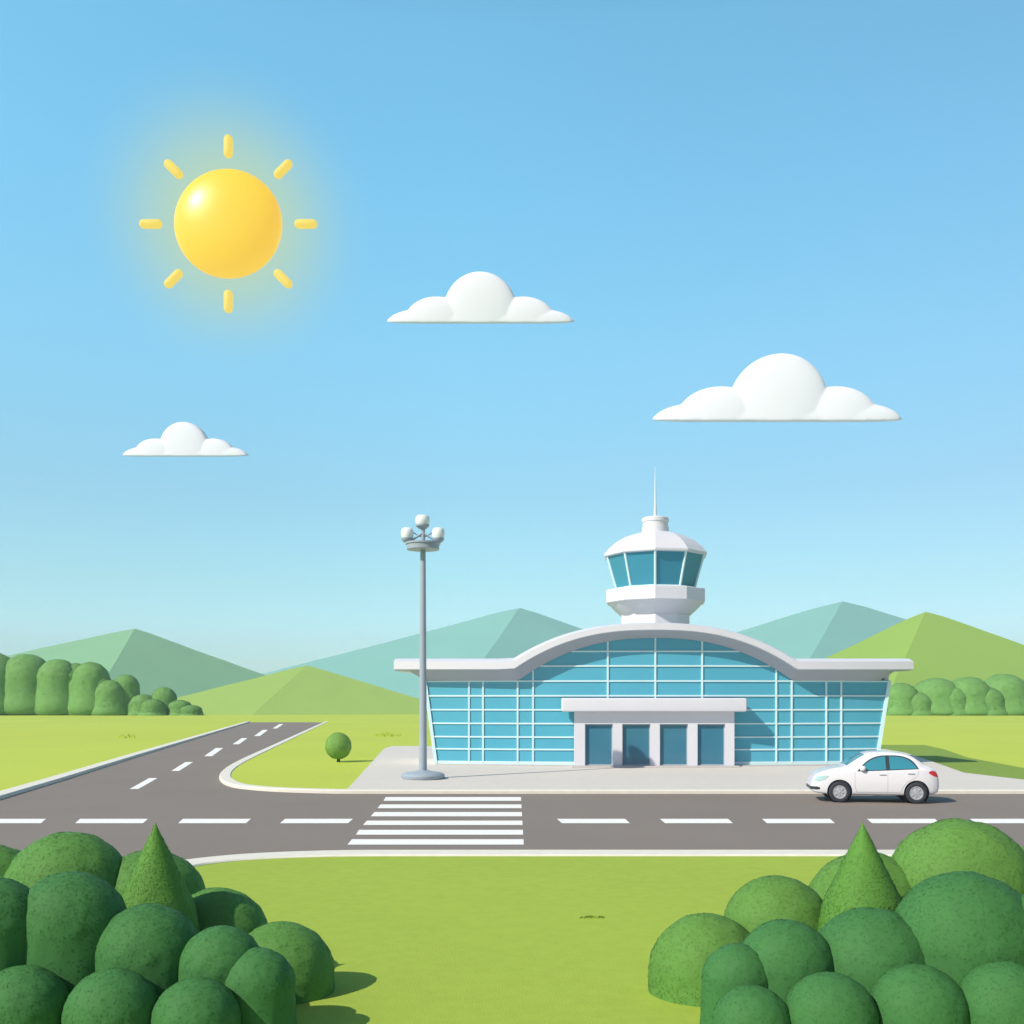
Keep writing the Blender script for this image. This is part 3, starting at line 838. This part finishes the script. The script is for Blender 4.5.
for sg in (-1, 1):
    b = MB(); side_patch(b, tlo, thi, sg, .004, 40, 8); b.build('window_trim', M['cartrim'], car, 40)
    for lo_, hi_ in ((flo, fhi), (rlo, rhi)):
        b = MB(); side_patch(b, lo_, hi_, sg, .009); b.build('side_window', M['carglass'], car, 40)
    b = MB(); side_patch(b, [zc(152, 330), zc(170, 333), zc(205, 323), zc(232, 303)], [zc(152, 322), zc(165, 303), zc(205, 298), zc(232, 300)], sg, .007, 20, 6); b.build('headlight', M['headlight'], car, 40)
    b = MB(); side_patch(b, [zc(778, 280), zc(800, 294), zc(832, 303)], [zc(778, 272), zc(795, 265), zc(832, 274)], sg, .008, 16, 6); b.build('taillight', M['taillight'], car, 40)
    # panel gaps, one mesh per door outline
    for gaps in ([[(374, 272), (374, 340), (378, 372), (386, 389)], [(386, 389), (553, 389)]], [[(553, 268), (553, 389)], [(553, 389), (625, 389)], [(722, 262), (715, 292), (690, 312), (655, 334), (636, 360), (625, 389)]]):
        b = MB()
        for ln in gaps:
            ln = [Vector((*zc(*p), 0)) for p in ln]; ln = catmull(ln, 6)
            for p, q in zip(ln, ln[1:]):
                d_ = (q - p).normalized(); nn = Vector((-d_.y, d_.x, 0)) * .0055
                v_ = []
                for s2 in (p + nn, p - nn, q - nn, q + nn): v_.append((s2.x - CXM, sg * (side_y(s2.x, s2.y) + .0025), s2.y))
                b.add(v_, [[0, 1, 2, 3]])
        b.build('door_gap', M['seam'], car)
    for hx, hy in ((526, 290), (680, 283)):
        x, z = zc(hx, hy); y = side_y(x, z)
        b = MB(); b.box(x - .10 - CXM, x + .10 - CXM, sg * y - .02, sg * y + .02, z - .02, z + .016, .012); b.build('door_handle', M['rim'], car, 40)
    x, z = zc(417, 256); y = side_y(x, z)
    b = MB(); b.lathe([(.02, -.075), (.075, -.06), (.095, -.01), (.085, .045), (.05, .075), (.005, .08)], 20, (x - CXM, sg * (y + .07), z)); b.tube((x - CXM, sg * (y - .03), z - .05), (x - CXM, sg * (y + .07), z - .05), .025)
    b.build('wing_mirror', M['carpaint'], car, 50)
# windscreen and rear window
for x0, x1, nm in ((1.06, 1.60, 'windscreen'), (3.10, 3.44, 'rear_window')):
    b = MB(); v_ = []; n, m = 14, 16
    for i in range(n + 1):
        x = x0 + (x1 - x0) * i / n; hw = interp(WD, x) * interp(WR, x) * (.93 if x0 < 2 else .88)
        for j in range(m + 1):
            y = -hw + 2 * hw * j / m; v_.append((x - CXM + (-.004 if x0 < 2 else .004), y, top_z(x, y) + .008))
    b.add(v_, [[i * (m + 1) + j, (i + 1) * (m + 1) + j, (i + 1) * (m + 1) + j + 1, i * (m + 1) + j + 1] for i in range(n) for j in range(m)])
    b.build(nm, M['carglass'], car, 60)
# lower grille slot wrapping round the nose
b = MB(); v_ = []; line = [(.26, -1), (.18, -1), (.11, -1), (.06, -1), (.02, -1), (.0, -1), (0, 1), (.02, 1), (.06, 1), (.11, 1), (.18, 1), (.26, 1)]
for x, sg in line:
    for z in (.385, .475):
        zz = z if x < .2 else z + (.01 if z < .4 else -.02)
        v_.append((x - CXM - .008, sg * (side_y(x, zz) + .006), zz) if side_y(x, zz) > .2 else (x - CXM - .008, sg * (.50 + .006), zz))
b.add(v_, [[2 * k, 2 * k + 2, 2 * k + 3, 2 * k + 1] for k in range(len(line) - 1)])
b.build('grille', M['cartrim'], car)

# ------------------------------------------------------------------ clouds and the sun in the sky
def cloud(px, py, w, d, label):
    s = w / 247.0; q = d / F
    base = at(px, py, d)
    el = math.atan2((HZ - py), F); side = (px - 512) / F
    o = None; bb = MB()
    for cx, cz_, rx, rz_, ry in ((0, 1.0, 123.5, 15.5, 15.6), (-58, 3, 41, 29, 15.9), (0, 14, 48.5, 49.5, 16.6), (57, 3, 41, 29, 15.7), (-72, 0, 50, 17, 15), (72, 0, 50, 17, 15.2)):
        bm = bmesh.new(); bmesh.ops.create_icosphere(bm, subdivisions=5, radius=1); vs = []
        for v in bm.verts:
            x, y, z = v.co
            X, Y, Z = cx + x * rx, math.copysign(abs(y) ** .42, y) * ry, cz_ + z * rz_
            if Z < 0: Z = Z * .12
            Z = max(Z, -2.0)
            lean = .40 * max(Z, 0)                    # the billows lean back
            vs.append(((X + lean * side) * s * q, (Y + lean) * s * q, Z * s * q * math.cos(el) * 1.05))
        bm.verts.index_update(); bb.add(vs, [[v.index for v in f.verts] for f in bm.faces]); bm.free()
    o = bb.build('cloud', M['cloud'], None, 180)
    # fuse the billows into one skin and soften the folds between them
    rm_ = o.modifiers.new('fuse', 'REMESH'); rm_.mode = 'VOXEL'; rm_.voxel_size = 1.0 * s * q
    sm_ = o.modifiers.new('soften', 'SMOOTH'); sm_.factor = .5; sm_.iterations = 14
    dg_ = bpy.context.evaluated_depsgraph_get(); dg_.update()
    me_ = bpy.data.meshes.new_from_object(o.evaluated_get(dg_)); o.modifiers.clear(); o.data = me_; me_.name = 'cloud'
    me_.shade_smooth()
    if not me_.materials: me_.materials.append(M['cloud'])
    o.location = base; o.rotation_euler = (el, 0, 0)
    return tag(o, label, 'cloud', 'white clouds in the blue sky')
cloud(480.7, 322, 187, 520, 'middle-sized white cloud, highest of the three, right of the sun')
cloud(776.5, 420, 248, 520, 'largest white cloud, above the right wing of the terminal')
cloud(186, 455.5, 125, 520, 'smallest white cloud, low at left below the sun')

SD = 800; sp = at(228.3, 224, SD); q = SD / F
sun_t = thing('sun', sp, 'round yellow sun with eight short rays at upper left in the sky', 'sun')
bm = bmesh.new(); bmesh.ops.create_uvsphere(bm, u_segments=64, v_segments=48, radius=1)
bb = MB(); bm.verts.index_update()
bb.add([(v.co.x * 53.8 * q, v.co.y * 24 * q, v.co.z * 53.8 * q) for v in bm.verts], [[v.index for v in f.verts] for f in bm.faces]); bm.free()
bb.build('disc', M['sunball'], sun_t, 180)
for k in range(8):
    a = k * math.pi / 4; dv = Vector((math.cos(a), 0, math.sin(a)))
    bb = MB(); pts = []
    r0, r1, rad = 66.0, 89.0, 4.5
    prof = [(.3, r0)] + [(rad * math.sin(t), r0 + rad - rad * math.cos(t)) for t in (R(30), R(60), R(90))] + [(rad * math.cos(t), r1 - rad + rad * math.sin(t)) for t in (0, R(30), R(60))] + [(.3, r1)]
    bb.lathe([(r * q, z * q) for r, z in prof], 20, (0, 0, 0))
    rq = Vector((0, 0, 1)).rotation_difference(dv)
    for p in bb.v: p.rotate(rq)
    bb.build('ray', M['sunray'], sun_t, 60)

# ------------------------------------------------------------------ light, sky, air
LDIR = Vector((.95, .72, -.98)).normalized()          # the way the sunlight travels
sd = bpy.data.lights.new('sunlight', 'SUN'); sd.energy = 5.0; sd.angle = R(.5); sd.color = (1, .89, .75)
so = bpy.data.objects.new('sunlight', sd); link(so)
so.rotation_euler = LDIR.to_track_quat('-Z', 'Y').to_euler(); so.location = (-30, -20, 40)
elev = math.asin(-LDIR.z); az = math.atan2(-LDIR.x, -LDIR.y)

w = bpy.data.worlds.new('World'); sc.world = w; w.use_nodes = True
nt = w.node_tree; N = nt.nodes; L = nt.links; N.clear()
out = N.new('ShaderNodeOutputWorld'); bg = N.new('ShaderNodeBackground'); L.new(bg.outputs[0], out.inputs[0])
sky = N.new('ShaderNodeTexSky'); sky.sky_type = 'NISHITA'; sky.sun_disc = False
sky.sun_elevation = elev; sky.sun_rotation = az; sky.air_density = 1.0; sky.dust_density = .6; sky.ozone_density = 1.5
bg.inputs['Strength'].default_value = .10
tcw = N.new('ShaderNodeTexCoord')
sep = N.new('ShaderNodeSeparateXYZ'); L.new(tcw.outputs['Generated'], sep.inputs[0])
ramp = N.new('ShaderNodeValToRGB'); L.new(sep.outputs['Z'], ramp.inputs[0])
cr = ramp.color_ramp
SKYT = [(0.0, (1.3, 1.8, 2.15)), (.06, (1.4, 1.9, 2.1)), (.11, (1.34, 1.84, 1.76)), (.2, (1.45, 2.0, 1.85)), (.33, (1.75, 2.75, 2.45)), (.45, (1.85, 3.2, 2.85)), (.56, (1.9, 3.4, 3.0)), (.80, (1, 1.1, 1.1)), (1.0, (1, 1, 1))]
cr.elements[0].position, cr.elements[0].color = SKYT[0][0], (*SKYT[0][1], 1)
cr.elements[1].position, cr.elements[1].color = SKYT[-1][0], (*SKYT[-1][1], 1)
for p_, c_ in SKYT[1:-1]:
    e_ = cr.elements.new(p_); e_.color = (*c_, 1)
# the clear bright blue lies away from the sun's side of the sky
mrY = N.new('ShaderNodeMapRange'); mrY.interpolation_type = 'SMOOTHSTEP'; mrY.inputs[1].default_value = -.45; mrY.inputs[2].default_value = .35
L.new(sep.outputs['Y'], mrY.inputs[0])
mxy = N.new('ShaderNodeMix'); mxy.data_type = 'RGBA'; L.new(mrY.outputs[0], mxy.inputs['Factor'])
mxy.inputs['A'].default_value = (1, 1, 1, 1); L.new(ramp.outputs[0], mxy.inputs['B'])
mrX = N.new('ShaderNodeMapRange'); mrX.inputs[1].default_value = -.05; mrX.inputs[2].default_value = .45; L.new(sep.outputs['X'], mrX.inputs[0])
mxx = N.new('ShaderNodeMix'); mxx.data_type = 'RGBA'; L.new(mrX.outputs[0], mxx.inputs['Factor'])
mxx.inputs['A'].default_value = (1, 1, 1, 1); mxx.inputs['B'].default_value = (.90, .83, .85, 1)
my = N.new('ShaderNodeVectorMath'); my.operation = 'MULTIPLY'; L.new(mxy.outputs['Result'], my.inputs[0]); L.new(mxx.outputs['Result'], my.inputs[1])
mx = N.new('ShaderNodeVectorMath'); mx.operation = 'MULTIPLY'
L.new(sky.outputs[0], mx.inputs[0]); L.new(my.outputs[0], mx.inputs[1])
# the warm glow of the air round the sun in the sky
dt = N.new('ShaderNodeVectorMath'); dt.operation = 'DOT_PRODUCT'; L.new(tcw.outputs['Generated'], dt.inputs[0])
dt.inputs[1].default_value = (sp - Vector((0, 0, EYE))).normalized()
ac = N.new('ShaderNodeMath'); ac.operation = 'ARCCOSINE'; L.new(dt.outputs['Value'], ac.inputs[0])
mr = N.new('ShaderNodeMapRange'); mr.interpolation_type = 'SMOOTHERSTEP'; mr.inputs[1].default_value = 0.0; mr.inputs[2].default_value = .138
mr.inputs[3].default_value = 1.0; mr.inputs[4].default_value = 0.0
L.new(ac.outputs[0], mr.inputs[0])
mg = N.new('ShaderNodeMix'); mg.data_type = 'RGBA'; L.new(mr.outputs[0], mg.inputs['Factor'])
L.new(mx.outputs[0], mg.inputs['A']); mg.inputs['B'].default_value = (5.3, 7.1, 4.6, 1)
L.new(mg.outputs['Result'], bg.inputs['Color'])

b = MB(); b.box(-1600, 1600, -300, 1600, -1, 98)
HM = bpy.data.materials.new('haze_air'); HM.use_nodes = True
hn = HM.node_tree.nodes; hn.clear(); ho = hn.new('ShaderNodeOutputMaterial'); hv = hn.new('ShaderNodeVolumePrincipled')
hv.inputs['Color'].default_value = (.72, .93, .97, 1); hv.inputs['Density'].default_value = .00045
HM.node_tree.links.new(hv.outputs[0], ho.inputs['Volume'])
hz_ = b.build('haze', HM); hz_['kind'] = 'stuff'
# ------------------------------------------------------------------ camera and view
cam = bpy.data.cameras.new('camera'); co = bpy.data.objects.new('camera', cam); link(co)
co.location = (0, 0, EYE); co.rotation_euler = (R(90), 0, 0)
cam.sensor_width = 36; cam.sensor_fit = 'HORIZONTAL'; cam.lens = 36 * F / 1024
cam.shift_y = (HZ - 512) / 1024
cam.clip_start = .1; cam.clip_end = 20000
sc.camera = co
sc.view_settings.view_transform = 'Standard'; sc.view_settings.look = 'None'; sc.view_settings.exposure = 0.0; sc.view_settings.gamma = 1.0
sc.view_settings.use_curve_mapping = False
sc.cycles.use_denoising = True
sc.cycles.max_bounces = 6
